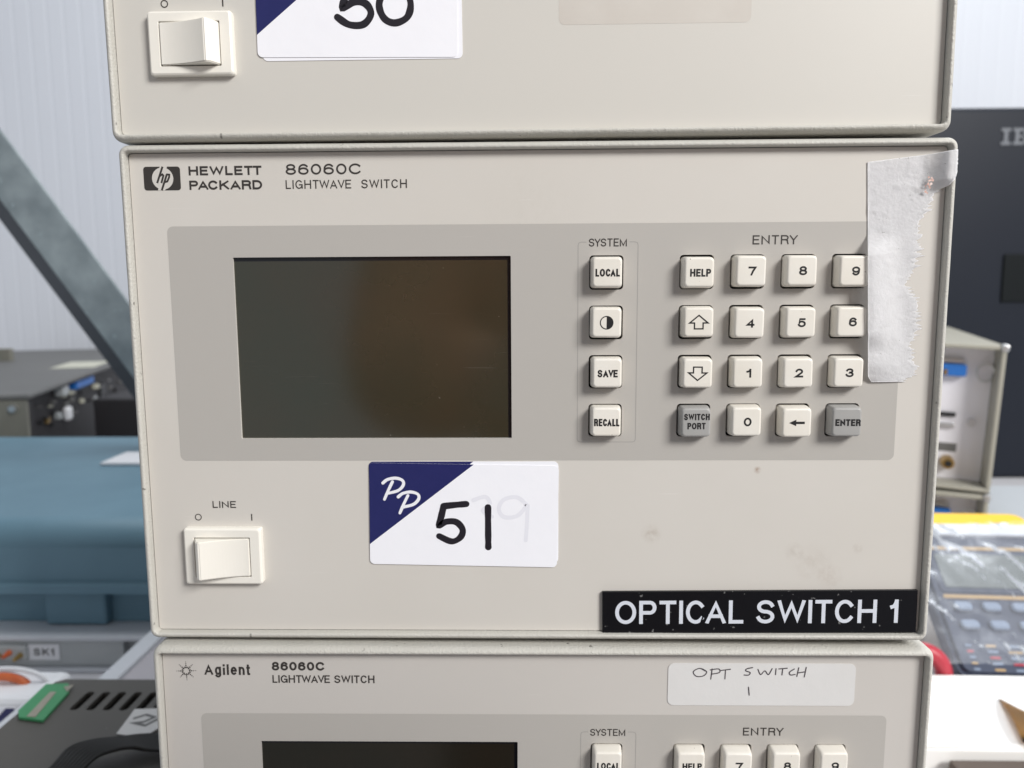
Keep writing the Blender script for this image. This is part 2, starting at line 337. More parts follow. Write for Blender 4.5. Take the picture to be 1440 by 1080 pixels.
# ------------------------------------------------------------------ shared pieces of the instruments
PW, PH = 104.3, 128.41                                  # half width and height of the front panel
def bezel_outline(o): return rr(-PW-o, -PH-o, PW+o, o, .9+o*.75, 6)
bez_prof = [(2.0, 14), (2.05, 3), (2.05, -.2), (1.95, -.9), (1.68, -1.6), (1.28, -2.15), (.85, -2.4), (.5, -2.35), (.30, -2.1), (.22, -1.6), (.18, 0), (.18, 2.2)]
def fine(o_, n=44):
    P = bezel_outline(o_); Q = []                        # keep the point count equal, subdivide long sides for an uneven enamel edge
    for a, b in zip(P, P[1:]+P[:1]):
        L = math.hypot(b[0]-a[0], b[1]-a[1]); q = n if L > 50 else 1
        for k in range(q): Q.append((a[0]+(b[0]-a[0])*k/q, a[1]+(b[1]-a[1])*k/q))
    return Q
bz = rings([(fine(o_), y) for o_, y in bez_prof], False, False)
for v in bz.verts:
    if v.co.y < 0:
        nn = noise.noise(Vector((v.co.x*.22, v.co.y*.6, v.co.z*.22)))
        v.co.y += nn*.05; v.co.x += noise.noise(v.co*.31)*.03; v.co.z += noise.noise(v.co*.29+Vector((9, 1, 3)))*.03
bmesh.ops.scale(bz, vec=(MM,)*3, verts=bz.verts)
bezel_me = bpy.data.meshes.new('bezel'); bz.to_mesh(bezel_me); bz.free()
for p in bezel_me.polygons: p.use_smooth = True
def rsq(h, r): return rr(-h, -h, h, h, r, 5)
kb = rings([(rsq(4.05, .9), 2.4), (rsq(4.05, .9), -.2), (rsq(3.86, .95), -2.6), (rsq(3.80, .95), -3.0), (rsq(3.68, .9), -3.32), (rsq(3.48, .8), -3.52), (rsq(3.28, .7), -3.58), (rsq(3.2, .65), -3.585)])
bmesh.ops.scale(kb, vec=(MM,)*3, verts=kb.verts); key_me = {}
for mk in ('key', 'key_grey'):
    me = bpy.data.meshes.new('key'); kb.to_mesh(me); me.materials.append(M[mk]); key_me[mk] = me
    for p in me.polygons: p.use_smooth = True
kb.free()
KY = -3.62
def legend_bm(s):
    bm = bmesh.new(); y = KY
    if s in 'UD':
        P = [(0, 1.8), (2.35, -.15), (1.1, -.15), (1.1, -1.65), (-1.1, -1.65), (-1.1, -.15), (-2.35, -.15)]
        if s == 'D': P = [(a, -b) for a, b in P]
        ribbon(bm, P, .34, y, True)
    elif s == 'contrast':
        ribbon(bm, arc(0, 0, 1.62, 1.62, 0, 360, 30), .26, y, True)
        bm.faces.new([bm.verts.new((a, y-.003, b)) for a, b in arc(0, 0, 1.6, 1.6, -90, 90, 18)])
    elif s == 'back':
        ribbon(bm, [(-.6, 0), (2.0, 0)], .62, y, cap='butt'); bm.faces.new([bm.verts.new((a, y-.003, b)) for a, b in ((-2.05, 0), (-.2, .85), (-.2, -.85))])
    elif s == 'SWITCH PORT':
        text_bm('SWITCH', -3.15, 3.5, 2.35, .65, .37, y=y, bm=bm, gap=.10); text_bm('PORT', -2.25, 2.45, -.05, -1.75, .37, y=y, bm=bm, gap=.10)
    elif len(s) == 1:
        a = 1.0 if s != '1' else .62; text_bm(s, -a+.25, a+.25, 1.14, -1.14, .47, y=y, bm=bm)
    else:
        hw = {'LOCAL': 3.1, 'HELP': 2.65, 'SAVE': 2.6, 'RECALL': 3.3, 'ENTER': 3.25}[s]; hh = .98 if s != 'ENTER' else .9; dx = {'HELP': .3, 'ENTER': .25}.get(s, .1)
        text_bm(s, -hw+dx, hw+dx, hh-.1, -hh-.1, .43, y=y, bm=bm, gap=.10)
    return bm
rnd = random.Random(3)
def add_key(unit, s, x, z):
    jx, jz = rnd.uniform(-.16, .16), rnd.uniform(-.16, .16)
    k = link('key', key_me['key_grey' if s in ('SWITCH PORT', 'ENTER') else 'key'], None, unit, (x+jx, rnd.uniform(-.15, .15), z+jz), (rnd.uniform(-.012, .012), rnd.uniform(-.012, .012), rnd.uniform(-.012, .012)))
    mesh_obj('key_legend', legend_bm(s), 'ink_black', k)
def key_hole(x, z): return rr(x-4.42, z-4.42, x+4.42, z+4.42, 1.0, 5)
def power_switch(unit, x0, x1, zt, zb, up_left, label):
    """rocker switch in its raised ivory surround"""
    h = 2.1; o = lambda d, r: rr(x0+d, zb+d, x1-d, zt-d, r, 5); i = lambda d: rr(x0+2.85+d, zb+2.15+d, x1-3.0-d, zt-2.55-d, .25, 5)
    f = mesh_obj('power_switch', rings([(o(0, .7), .2), (o(0, .7), -h+.6), (o(.15, .75), -h+.22), (o(.5, .6), -h), (i(-.1), -h), (i(0), -h+.12), (i(0), 1.0)], False), 'switch', unit)
    f['label'] = label
    a, b, zl, zh = x0+3.05, x1-3.2, zb+2.4, zt-2.8; Wd = b-a; P = [(0, .4), (.0, -h-.15)]
    for k in range(1, 15): t = k/14; P.append((Wd*.83*t, -h-.15-3.3*t**1.75))
    P += [(Wd*.855, -h-3.38), (Wd*.9, -h-2.9), (Wd, -h-.05), (Wd, .4)]
    if up_left: P = [(Wd-p, q) for p, q in P]
    bm = bmesh.new(); n = len(P); A = [bm.verts.new((a+p, q, zh)) for p, q in P]; B = [bm.verts.new((a+p, q, zl)) for p, q in P]
    for k in range(n): bm.faces.new((A[k], A[(k+1) % n], B[(k+1) % n], B[k]))
    bm.faces.new(A); bm.faces.new(B); bmesh.ops.recalc_face_normals(bm, faces=bm.faces)
    long_e = [e for e in bm.edges if len(e.link_faces) == 2 and e.calc_face_angle(0) > .6]
    bmesh.ops.bevel(bm, geom=long_e, offset=.22, segments=2, affect='EDGES')
    mesh_obj('rocker', bm, 'switch', f)
    mesh_obj('switch_gap', poly_prism(rr(x0+2.7, zb+2.0, x1-2.85, zt-2.4, .2, 4), 0, .35), 'well', f)
def lot_sticker(unit, x0, zt, wd, ht, rot, under, label, writing, ghost, tri):
    """white lot label with a navy corner; the origin is its top left corner"""
    s = empty('lot_label', (x0, 0, zt), (0, rot, 0)); s.parent = unit; s['label'] = label
    dx, dz, ra = under
    mesh_obj('label_underlay', poly_prism(rr(0, -ht, wd, 0, 1.3), .10, -.14), 'label_white', s, (dx, 0, dz), (0, ra, 0))
    bm = poly_prism(rr(0, -ht, wd, 0, 1.3), .10, -.30)
    mesh_obj('label_sheet', bm, 'label_white', s)
    tx, tz = tri; c = [(1.3-1.3*math.cos(t*math.pi/12), -1.3+1.3*math.sin(t*math.pi/12)) for t in range(7)]
    mesh_obj('label_corner', poly_prism([(tx, 0), (0, -tz)]+c, 0, -.315), 'navy', s)
    mesh_obj('label_corner', poly_prism([(tx, 0), (0, -tz)]+c, 0, -.155), 'navy', s, (dx, 0, dz), (0, ra, 0))
    pp = []
    for ox, oz in ((0, 0), (4.15, -3.75)):
        pp += [[(6.3+ox, -5.1+oz), (5.2+ox, -7.4+oz), (4.1+ox, -10.0+oz)], [(3.7+ox, -5.5+oz), (5.0+ox, -4.5+oz), (7.2+ox, -4.1+oz), (9.0+ox, -4.7+oz), (9.2+ox, -6.0+oz), (7.8+ox, -7.5+oz), (5.1+ox, -8.3+oz)]]
    pen('label_monogram', pp, .82, 'white_print', s, -.33)
    if ghost: pen('label_show_through', ghost, 1.1, 'label_ghost', s, -.318)
    pen('handwriting', writing, 1.75, 'marker', s, -.34)
    return s
def emblem(unit):
    x0, z0, x1, z1 = -100.74, -9.26, -91.18, -3.28; cx, cz = (x0+x1)/2+.15, (z0+z1)/2; e = mesh_obj('emblem', poly_prism(rr(x0, z0, x1, z1, .75), 0, -.06), 'ink', unit)
    bm = bmesh.new(); R = 2.78
    bm.faces.new([bm.verts.new((a, -.07, b)) for a, b in arc(cx, cz, R, R, 0, 360, 40)[:-1]])
    sl = .30
    for sg in (1, -1):                                     # slanted breaks where the tall strokes leave the disc
        xa = cx-.55 if sg > 0 else cx+.45
        bm.faces.new([bm.verts.new((xa+dx+sl*(zz-cz), -.072, zz)) for dx, zz in ((-.95, cz+sg*2.2), (.95, cz+sg*2.2), (.95, cz+sg*2.99), (-.95, cz+sg*2.99))])
    mesh_obj('emblem_disc', bm, 'logo_light', e)
    bm = bmesh.new(); S = lambda p: [(cx+a+sl*b, cz+b) for a, b in p]
    ribbon(bm, S([(-1.15, -1.15), (-.75, 2.98)]), .52, -.08, cap='butt'); ribbon(bm, S([(-1.0, .55), (-.35, 1.05), (.02, .75), (-.05, -1.15)]), .5, -.0815, cap='butt')
    ribbon(bm, S([(.5, -2.98), (.85, 1.1)]), .52, -.083, cap='butt'); ribbon(bm, S([(.75, 1.02), (1.5, .95), (1.62, .35), (1.4, -.75), (.7, -.95)]), .5, -.0845, cap='butt')
    mesh_obj('emblem_letters', bm, 'ink', e)
def instrument(loc, rz, ry, panel_mat, keyset=None, lcd=None, holes=True, kx=(18.8, 42.1, 55.1, 68.1, 81.1), low=False):
    u = empty('optical_switch_unit', loc, (0, ry, rz))
    link('bezel', bezel_me, 'bezel', u)
    bm = rings([(rr(-PW-1.4, -PH-1.4, PW+1.4, 1.4, 1), 13.5), (rr(-PW-1.4, -PH-1.4, PW+1.4, 1.4, 1), 330)], True, False)
    mesh_obj('case_cover', bm, 'cover', u)
    H = []; sc = lcd
    if holes:
        for x in kx[:1]+kx[1:]:
            for r in range(4): H.append(key_hole(x, -31-12.95*r))
        H.append(rr(sc[0], sc[3], sc[1], sc[2], .25, 3))
    link('front_panel', holed([rr(-PW, -PH, PW, 0, .9)]+H, 1.4), panel_mat, u)
    if holes:
        ov = (-95.5, -80.7, 95.25, -18.46) if not low else (-94.5, -80.5, 95.2, -18.1)
        o = link('keypad_field', holed([rr(ov[0], ov[1], ov[2], ov[3], 1.6)]+H, 0), 'print_grey', u, (0, -.03, 0))
        mesh_obj('key_well', poly_prism(rr(kx[0]-7, -76, kx[0]+7, -25, 1), 0, 2.2), 'well', u)
        mesh_obj('key_well', poly_prism(rr(kx[1]-7, -76, kx[4]+7, -25, 1), 0, 2.2), 'well', u)
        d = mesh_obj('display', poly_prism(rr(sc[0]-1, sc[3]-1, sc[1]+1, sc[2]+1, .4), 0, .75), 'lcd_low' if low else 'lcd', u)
        mesh_obj('display_mask', poly_prism([(sc[0]-.5, sc[2]+.5), (sc[1]+.5, sc[2]+.5), (sc[1]+.5, sc[2]-1.0), (sc[0]-.5, sc[2]-1.0)], 0, .73), 'lcd_edge', d)
        mesh_obj('display_mask', poly_prism([(sc[1]-.9, sc[2]-1.0), (sc[1]+.5, sc[2]-1.0), (sc[1]+.5, sc[3]-.5), (sc[1]-.9, sc[3]-.5)], 0, .73), 'lcd_edge', d)
        KS = [['LOCAL', 'contrast', 'SAVE', 'RECALL'], ['HELP', 'U', 'D', 'SWITCH PORT'], ['7', '4', '1', '0'], ['8', '5', '2', 'back'], ['9', '6', '3', 'ENTER']]
        for x, c in zip(kx, KS):
            for r, s in enumerate(c): add_key(u, s, x, -31-12.95*r)
        q = kx[0]-18.8
        text('heading_print', 'SYSTEM', 14.2+q*1.0, 24.0+q*1.1, -22.3, -24.35, .30, 'ink', u, gap=.13)
        text('heading_print', 'ENTRY', 56.2+q*.6, 67.7+q, -21.75, -24.1, .35, 'ink', u, gap=.17)
        bm = bmesh.new(); a, b, t, e = 11.45+q*.8, 26.9+q, -23.2, -75.7; r = .8
        ribbon(bm, [(13.6+q, t)]+[(a+r, t), (a+.2, t-.2), (a, t-r), (a, e+r), (a+.2, e+.2), (a+r, e), (b-r, e), (b-.2, e+.2), (b, e+r), (b, t-r), (b-.2, t-.2), (b-r, t), (24.7+q, t)], .17, -.05, cap='butt')
        mesh_obj('outline_print', bm, 'print_line', u)
    return u

# ------------------------------------------------------------------ setting
BZ = -312
bm = bmesh.new(); xs = []
for k in range(-75, 90):                                   # ribbed wall sheet: shallow grooves between flat bands
    x = k*36; xs += [(x, 0), (x+29, 0), (x+31, .45), (x+34, .45)]
A = [bm.verts.new((x, 1500+d, -900)) for x, d in xs]; B = [bm.verts.new((x, 1500+d, 1700)) for x, d in xs]
for k in range(len(xs)-1): bm.faces.new((A[k], A[k+1], B[k+1], B[k]))
tag(mesh_obj('wall', bm, 'wall'), kind='structure')
tag(mesh_obj('workbench', box_bm(-1900, -110, BZ-30, 1900, 1490, BZ, 2), 'bench'), kind='structure')

# ------------------------------------------------------------------ the stack of three instruments
GRP = 'beige instruments stacked in a column'
LCD = (-78.65, -5.98, -26.55, -74.64)
sc_ = math.radians
top = instrument((-1.23-128.4*.00477, .80, 5.22+128.41), .00883, -.00477, 'panel_top', holes=False)
tag(top, 'topmost beige instrument, cut off by the picture edge, lot label ending in 50', 'instrument', GRP)
power_switch(top, -95.2, -74.05, -98.95, -114.4, False, 'ivory rocker switch tipped to the left')
mk = mesh_obj('switch_marks', text_bm('I', -76.75, -76.4, -95.6, -97.5, .32, y=-.06), 'ink', top)
bm = bmesh.new(); ribbon(bm, arc(-91.35, -96.65, .82, .82, 0, 360, 24), .26, -.06, True); mesh_obj('switch_marks', bm, 'ink', top)
lot_sticker(top, -68.0, -81.7, 50.6, 28.2, .012, (.9, -.9, -.012), 'white lot label with navy corner and handwritten 50',
    [[(28.4, -9.6), (23.4, -10.4)], [(23.4, -10.4), (22.6, -13.4), (21.8, -16.4), (24.6, -15.0), (27.6, -15.4), (28.9, -17.8), (27.0, -20.3), (23.4, -20.4), (20.4, -18.6)], [(34.9, -11.4), (32.0, -13.0), (31.0, -16.0), (32.3, -19.0), (35.0, -20.0), (38.0, -18.6), (38.9, -15.4), (37.6, -12.4), (34.9, -11.4)]], None, (28, 22.8))
mesh_obj('adhesive_residue', poly_prism(rr(7.8, -103.1, 55.8, -88, 1.5), 0, -.03), 'residue', top)['label'] = 'faint brownish patch left by a removed label'

mid = instrument((0, 0, 0), 0, 0, 'panel_mid', lcd=LCD)
tag(mid, 'middle beige instrument of the stack with lot label 51 and black OPTICAL SWITCH 1 plate', 'instrument', GRP)
emblem(mid)
text('maker_print', 'HEWLETT', -88.95, -70.0, -3.25, -5.55, .50, 'ink', mid, gap=.13)
text('maker_print', 'PACKARD', -88.95, -70.0, -6.85, -9.2, .50, 'ink', mid, gap=.10)
text('model_print', '86060C', -63.76, -44.1, -2.9, -5.6, .44, 'ink', mid, gap=.13)
text('model_print', 'LIGHTWAVE  SWITCH', -63.9, -32.55, -6.95, -9.15, .29, 'ink', mid, gap=.18)
text('switch_print', 'LINE', -87.5, -81.1, -91.9, -93.8, .30, 'ink', mid, gap=.17)
bm = bmesh.new(); ribbon(bm, arc(-91.62, -96.4, .82, .82, 0, 360, 24), .24, -.06, True); text_bm('I', -77.1, -76.8, -95.5, -97.35, .30, y=-.06, bm=bm); mesh_obj('switch_marks', bm, 'ink', mid)
power_switch(mid, -95.2, -74.1, -99.0, -114.75, True, 'ivory rocker switch tipped to the right')
S51 = lambda L: [((a-118)/15.7, -(b-88)/15.5) for a, b in L]
lot_sticker(mid, -44.4, -81.25, 51.0, 28.2, .0175, (-.15, .28, -.0175), 'white lot label with navy corner and handwritten 51',
    [S51([(530, 257), (482, 262), (434, 268)]), S51([(434, 268), (424, 312), (414, 352), (445, 335), (488, 336), (515, 368), (505, 402), (468, 420), (415, 398)]), S51([(622, 270), (625, 442)])],
    [S51([(790, 260), (745, 225), (690, 235), (668, 275), (690, 310), (745, 305), (785, 262)]), S51([(790, 262), (788, 340), (784, 410)]), S51([(560, 240), (610, 225), (630, 255), (600, 285), (640, 310)])], (28.2, 22.6))
pl = mesh_obj('name_plate', box_bm(0, -1.05, -11.95, 84.85, -.05, 0, .12, 1), 'plate', mid, (18.45, 0, -117.0), (0, -.0085, 0))
pl['label'] = 'glossy black plate engraved OPTICAL SWITCH 1 in white capitals'
mesh_obj('engraved_text', text_bm('OPTICAL SWITCH 1', 3.45, 79.8, -2.55, -9.15, 1.02, gap=.11, y=-1.075), 'plate_text', pl)
bm = bmesh.new(); ribbon(bm, [(27.9, -3.9), (27.5, -6.4), (26.6, -9.4)], .45, -1.09, cap='butt'); mesh_obj('engraving_chip', bm, 'plate', pl)
# torn paper label, curling over the bezel at its upper corner
rt = random.Random(11); rows, cols_ = 190, 36; bm = bmesh.new(); G = []
def torn_edge(z):
    K = [(-1.4, 105.2), (-4, 105.3), (-7, 105.3), (-9.6, 104.6), (-11.2, 101.9), (-15, 100.4), (-19.2, 98.2), (-25.5, 98.8), (-29.3, 98.3), (-34.2, 95.9), (-36, 97.1), (-38.4, 99.3), (-46, 99.6), (-49.6, 98.0), (-57.2, 100.0), (-60, 96.0)]
    for (za, xa), (zb, xb) in zip(K, K[1:]):
        if z >= zb: t = (z-za)/(zb-za); t = max(0, min(1, t)); return xa+(xb-xa)*t
    return K[-1][1]
for i in range(rows+1):
    v = i/rows; zl = -3.75-56.0*v; row = []
    zr = -1.35-58.4*v
    te = torn_edge(zr)+(noise.noise(Vector((zr*1.1, 3, 0)))*.8+noise.noise(Vector((zr*2.7, 7, 0)))*.8+(rt.random()**3)*1.7-.45 if zr < -10 else noise.noise(Vector((zr*2, 5, 0)))*.2)
    sm = lambda t: max(0, min(1, t))**2*(3-2*max(0, min(1, t)))
    lift = 4.05*sm((zl+62)/8)*sm((-21.5-zl)/6)*(.55+.45*sm((zl+52)/6))      # the strip rides up on the keys beside it
    xl = 84.4+.053*(-zl-3.7)-.42*lift
    if v > .975: xl += (v-.975)/.025*.9
    for j in range(cols_+1):
        s = j/cols_; x = xl+(te-xl)*s; z = zl+(zr-zl)*((x-84)/21)
        y = -.22-abs(noise.noise(Vector((x*.5, z*.5, 1))))*.06-abs(noise.noise(Vector((x*1.5, z*1.5, 4))))*.05-max(0, noise.noise(Vector((x*.25+z*.1, z*.35, 9))))**2*.35
        y -= lift*(1-sm((x-xl-.8)/11))
        if z > -11 and x > 98: y -= 3.3*min(1, ((x-98)/5.2))**2*min(1, max(0, (z+11)/2.5))
        y += .12*s if s > .93 else 0
        row.append(bm.verts.new((x, y, z)))
    G.append(row)
for a, b in zip(G, G[1:]):
    for j in range(cols_): bm.faces.new((a[j], a[j+1], b[j+1], b[j]))
r = bmesh.ops.solidify(bm, geom=bm.faces[:], thickness=.05)
tp = mesh_obj('torn_label', bm, 'torn', mid, smooth=True); tp['label'] = 'ragged strip of white paper label peeling at its corner'
bm = bmesh.new()
for k in range(16):
    cx, cz, r_ = 99.6+rt.uniform(-.7, 1.0), -9.0-rt.uniform(-2.0, 2.6), rt.uniform(.18, .42)
    bm.faces.new([bm.verts.new((cx+r_*rt.uniform(.6, 1.2)*math.cos(q), -.95-.01*k-(.5 if cz > -9.6 else 0), cz+r_*rt.uniform(.6, 1.2)*math.sin(q))) for q in [2*math.pi*t/7 for t in range(7)]])
mesh_obj('red_ink', bm, 'rust', tp)

low = instrument((2.03, -1.95, -133.89), .01456, .00621, 'panel_low', lcd=(-78.2, -6.66, -26.3, -74.4), kx=(18.05, 40.95, 53.9, 66.9, 80.0), low=True)
tag(low, 'lowest beige instrument of the stack with starburst emblem and cream handwritten label', 'instrument', GRP)
bm = bmesh.new(); k = 0
for a in range(8):
    for d, q in ((.95, .24), (1.5, .20), (2.05, .16), (2.6, .12)):
        if a % 2 and d == 2.6: d = 2.5
        cx, cz = -97.95+d*math.cos(a*math.pi/4+.02), -5.7+d*math.sin(a*math.pi/4+.02)
        bm.faces.new([bm.verts.new((p, -.06, w_)) for p, w_ in arc(cx, cz, q, q, 0, 360, 10)[:-1]])
for a in range(8):
    d = 1.15; cx, cz = -97.95+d*math.cos(a*math.pi/4+.39), -5.7+d*math.sin(a*math.pi/4+.39)
    bm.faces.new([bm.verts.new((p, -.062, w_)) for p, w_ in arc(cx, cz, .17, .17, 0, 360, 10)[:-1]])
mesh_obj('starburst_emblem', bm, 'ink', low)
text('maker_print', 'Agilent', -92.95, -80.35, -3.75, -6.85, .56, 'ink', low, gap=.16)
text('model_print', '86060C', -74.3, -59.7, -3.0, -5.5, .56, 'ink', low, gap=.11)
text('model_print', 'LIGHTWAVE SWITCH', -74.25, -46.1, -6.85, -9.1, .36, 'ink', low, gap=.12)
lb = mesh_obj('handwritten_label', poly_prism(rr(34.6, -15.2, 85.9, -2.95, 1.7), .12, -.16), 'label_cream', low)
lb['label'] = 'cream label handwritten OPT SWITCH 1'
C3 = lambda L: [(34.62+(a-385)/14.2, -2.75-(b-365)/13.9) for a, b in L]
pen('handwriting', [C3(q) for q in ([(528, 398), (505, 388), (482, 402), (495, 420), (522, 418), (534, 402), (515, 389)], [(555, 390), (551, 431)], [(548, 394), (580, 390), (584, 404), (553, 411)], [(590, 396), (626, 391)], [(607, 394), (606, 430)],
    [(712, 384), (690, 389), (686, 397), (703, 404), (697, 414), (680, 414)], [(733, 391), (744, 412), (760, 397), (774, 412), (788, 388)], [(803, 388), (802, 412)], [(814, 389), (846, 386)], [(829, 388), (827, 413)], [(874, 389), (856, 402), (860, 413), (878, 411)], [(891, 384), (885, 419)], [(920, 382), (914, 421)], [(887, 405), (917, 400)], [(699, 463), (703, 495)])], .30, 'pen', lb, -.2)
tag(mesh_obj('timber_plinth', box_bm(-95, 8, BZ+.5, 100, 300, -266, 1.5), 'wood'), 'plain timber plinth under the instrument stack', 'plinth')

# ------------------------------------------------------------------ left background
def beam(name, P0, P1, width, leg, t, material):
    """L-section bar between two points of a plane parallel to XZ"""
    a, b = Vector(P0), Vector(P1); d = (b-a).normalized(); n = Vector((d.z, 0, -d.x))
    if n.x < 0: n = -n
    prof = [(0, 0), (width, 0), (width, t), (t, t), (t, leg), (0, leg)]      # (across, back)
    bm = bmesh.new(); A = [bm.verts.new(a+n*(p-width/2)+Vector((0, q, 0))) for p, q in prof]; B = [bm.verts.new(b+n*(p-width/2)+Vector((0, q, 0))) for p, q in prof]
    for k in range(6): bm.faces.new((A[k], A[(k+1) % 6], B[(k+1) % 6], B[k]))
    bm.faces.new(A); bm.faces.new(B); bmesh.ops.recalc_face_normals(bm, faces=bm.faces); bmesh.ops.bevel(bm, geom=bm.edges[:], offset=.6, segments=1, affect='EDGES')
    return bm, n
q = (600+205)/655
br = empty('steel_brace', (-431*q-70*q, 600, 70*q-34*(q-1)+102*q))
bm, n_ = beam('b', (0, 0, 0), (210*q, 0, -307*q), 36*q, 26, 4, 'galv'); mesh_obj('brace_flange', bm, 'galv', br)
tag(br, 'galvanised steel angle brace sloping down in front of the white wall', 'brace')
bm = poly_prism([(0, 0), (210*q, -307*q), (201*q, -314*q), (-9*q, -7*q)], 14, 0)
mesh_obj('brace_lip', bm, 'galv_shade', br, (-14.2*q, 1, -9.7*q))

# open grey chassis full of circuit boards
yaw = math.radians(14.5); ch = empty('open_chassis', (-624, 743, BZ), (0, 0, yaw)); H = 312-165
tag(ch, 'grey electronics chassis with its dark side full of circuit parts exposed', 'electronic chassis')
mesh_obj('lid', box_bm(-300, -4, H-6, 4, 760, H, 1.5), 'grey_cover', ch)
mesh_obj('front_panel', box_bm(-300, -2, 1, 0, 4, H-7, 1), 'grey_front', ch)
mesh_obj('chassis_shell', box_bm(-298, 4.5, 1, -14, 755, H-6.5, 0), 'dark', ch)
mesh_obj('corner_post', box_bm(-13.5, 4.5, 1, -.5, 22, H-6.5, .5), 'dark', ch)
rb = random.Random(5)
for k in range(34):
    y_, z_ = rb.uniform(40, 500), rb.uniform(H-62, H-26); s = rb.uniform(3, 9)
    mesh_obj('component', box_bm(-13.8, y_, z_, -13.8+rb.uniform(2, 8), y_+s*rb.uniform(.8, 2.2), z_+s*rb.uniform(.5, 1), .6, 1), rb.choice(['cream_part', 'black', 'black', 'rack_grey', 'gold', 'dark', 'grey_cover', 'grey_cover']), ch)
mesh_obj('blue_connector', box_bm(-13, 200, H-20, 0, 290, H-9, 1), 'blue_conn', ch)
mesh_obj('grey_connector', box_bm(-13, 140, H-22, 0, 165, H-8, 2), 'rack_grey', ch)
mesh_obj('white_plug', box_bm(-13, 168, H-62, -3, 186, H-42, 4), 'white_part', ch)
mesh_obj('fan_housing', cyl_bm(18, 0, 8, 24, 0, 0), 'black', ch, (-10, 380, H-48), (0, 0, math.pi/2))
mesh_obj('panel_knob', cyl_bm(5, 0, -7, 16, 0, 0, 4.2), 'steel', ch, (-15, -2, H-17))
mesh_obj('paper_label', box_bm(-75, 330, H+.3, -10, 440, H+.8), 'cream_part', ch)
tag(mesh_obj('dark_box', box_bm(-1150, 1180, BZ+.5, -935, 1192, -143, 2), 'grey_front'), 'small dark green box behind the grey chassis at the left edge', 'box')

tag(mesh_obj('black_unit', box_bm(-640, 915, BZ+.5, -430, 1150, -196, 3), 'dark'), 'black equipment box behind the brace beside the grey chassis', 'electronic chassis')
# blue instrument case
bc = empty('blue_case', (-340, 340, BZ))
tag(bc, 'grey blue enamelled case with rounded front edge left of the stack', 'case')
zt_, zl_ = -205-BZ, -252-BZ
prof = [(330, 27), (330, zt_)]+[(18-18*math.sin(math.radians(t)), zt_-18+18*math.cos(math.radians(t))) for t in range(0, 91, 10)]+[(0, zl_+3), (-5, zl_+2), (-5, zl_-4), (14, zl_-5), (14, 27)]
bm = bmesh.new(); A = [bm.verts.new((-420, y, z)) for y, z in prof]; B = [bm.verts.new((190, y, z)) for y, z in prof]; n = len(prof)
for k in range(n): bm.faces.new((A[k], A[(k+1) % n], B[(k+1) % n], B[k]))
bm.faces.new(A); bm.faces.new(B); bmesh.ops.recalc_face_normals(bm, faces=bm.faces)
o = mesh_obj('case_body', bm, 'blue_case', bc)
for p in o.data.polygons:
    p.use_smooth = 0 < abs(p.normal.z) < .999 and p.normal.y < -.05
for fx in (-23, -220): mesh_obj('case_foot', box_bm(fx, 6, 27.2, fx+46, 40, zl_-5.2, 2), 'blue_case', bc)
s = mesh_obj('case_label', box_bm(-75, 185, zt_+.2, 10, 236, zt_+3, .5), 'white_part', bc)
pen_bm = bmesh.new()
ribbon(pen_bm, [(a, b) for a, b in ((-28, 8), (-18, 14), (-12, 6), (-20, 0), (-8, -2), (2, 6))], 3, 0, cap='round'); mesh_obj('label_writing', pen_bm, 'navy', s, (-20, 205, zt_+3.1), (-math.pi/2, 0, 0))

# flat light grey rack unit under the blue case
rk = empty('rack_unit', (-345, 330, BZ)); tag(rk, 'flat light grey rack unit below the blue case with connector and SK1 tag', 'rack unit')
mesh_obj('rack_cover', box_bm(-400, -3, 23.4, 260, 330, 26.6, .8), 'pale', rk)
mesh_obj('rack_front', box_bm(-400, 0, 3.2, 48, 6, 23.2, .5), 'rack_grey', rk)
mesh_obj('rack_body', box_bm(-398, 7, 1, 258, 328, 23.2), 'rack_grey', rk)
mesh_obj('rack_base', box_bm(-400, -5, .4, 60, 6, 2.8, .5), 'pale', rk)
mesh_obj('socket', box_bm(-66, -4, 9, -22, .5, 20, 1), 'rack_grey', rk)
for k in range(5): mesh_obj('pin', cyl_bm(2.2, -4, -11, 10, -58+k*8, 13+(k % 2)*2, 1.4), ['gold', 'orange', 'gold', 'orange', 'gold'][k], rk)
tg = mesh_obj('tag', box_bm(-22, -.9, 8, 1, -.2, 20, .2, 1), 'white_part', rk)
text('tag_print', 'SK1', -18, -3, 17, 11.5, 1.1, 'ink', tg, y=-1.0)
tag(mesh_obj('thin_lead', tube_bm(spline([(-386, 320, -300), (-392, 300, -304), (-400, 290, -309), (-430, 280, -309.5)]), 2.2), 'black', smooth=True), 'thin dark lead hanging from the rack unit socket', 'cable')

# pale tray beside the dark vented chassis
tr = empty('pale_tray', (-150, 300, BZ)); tag(tr, 'pale lilac metal tray with a white rim behind the stack', 'tray')
mesh_obj('tray_floor', box_bm(-107.3, -95, .5, 120, 20, 34, .5), 'lilac', tr)
mesh_obj('tray_rim', box_bm(-119.5, -96, .5, -107.5, 21, 37, .8), 'pale', tr)

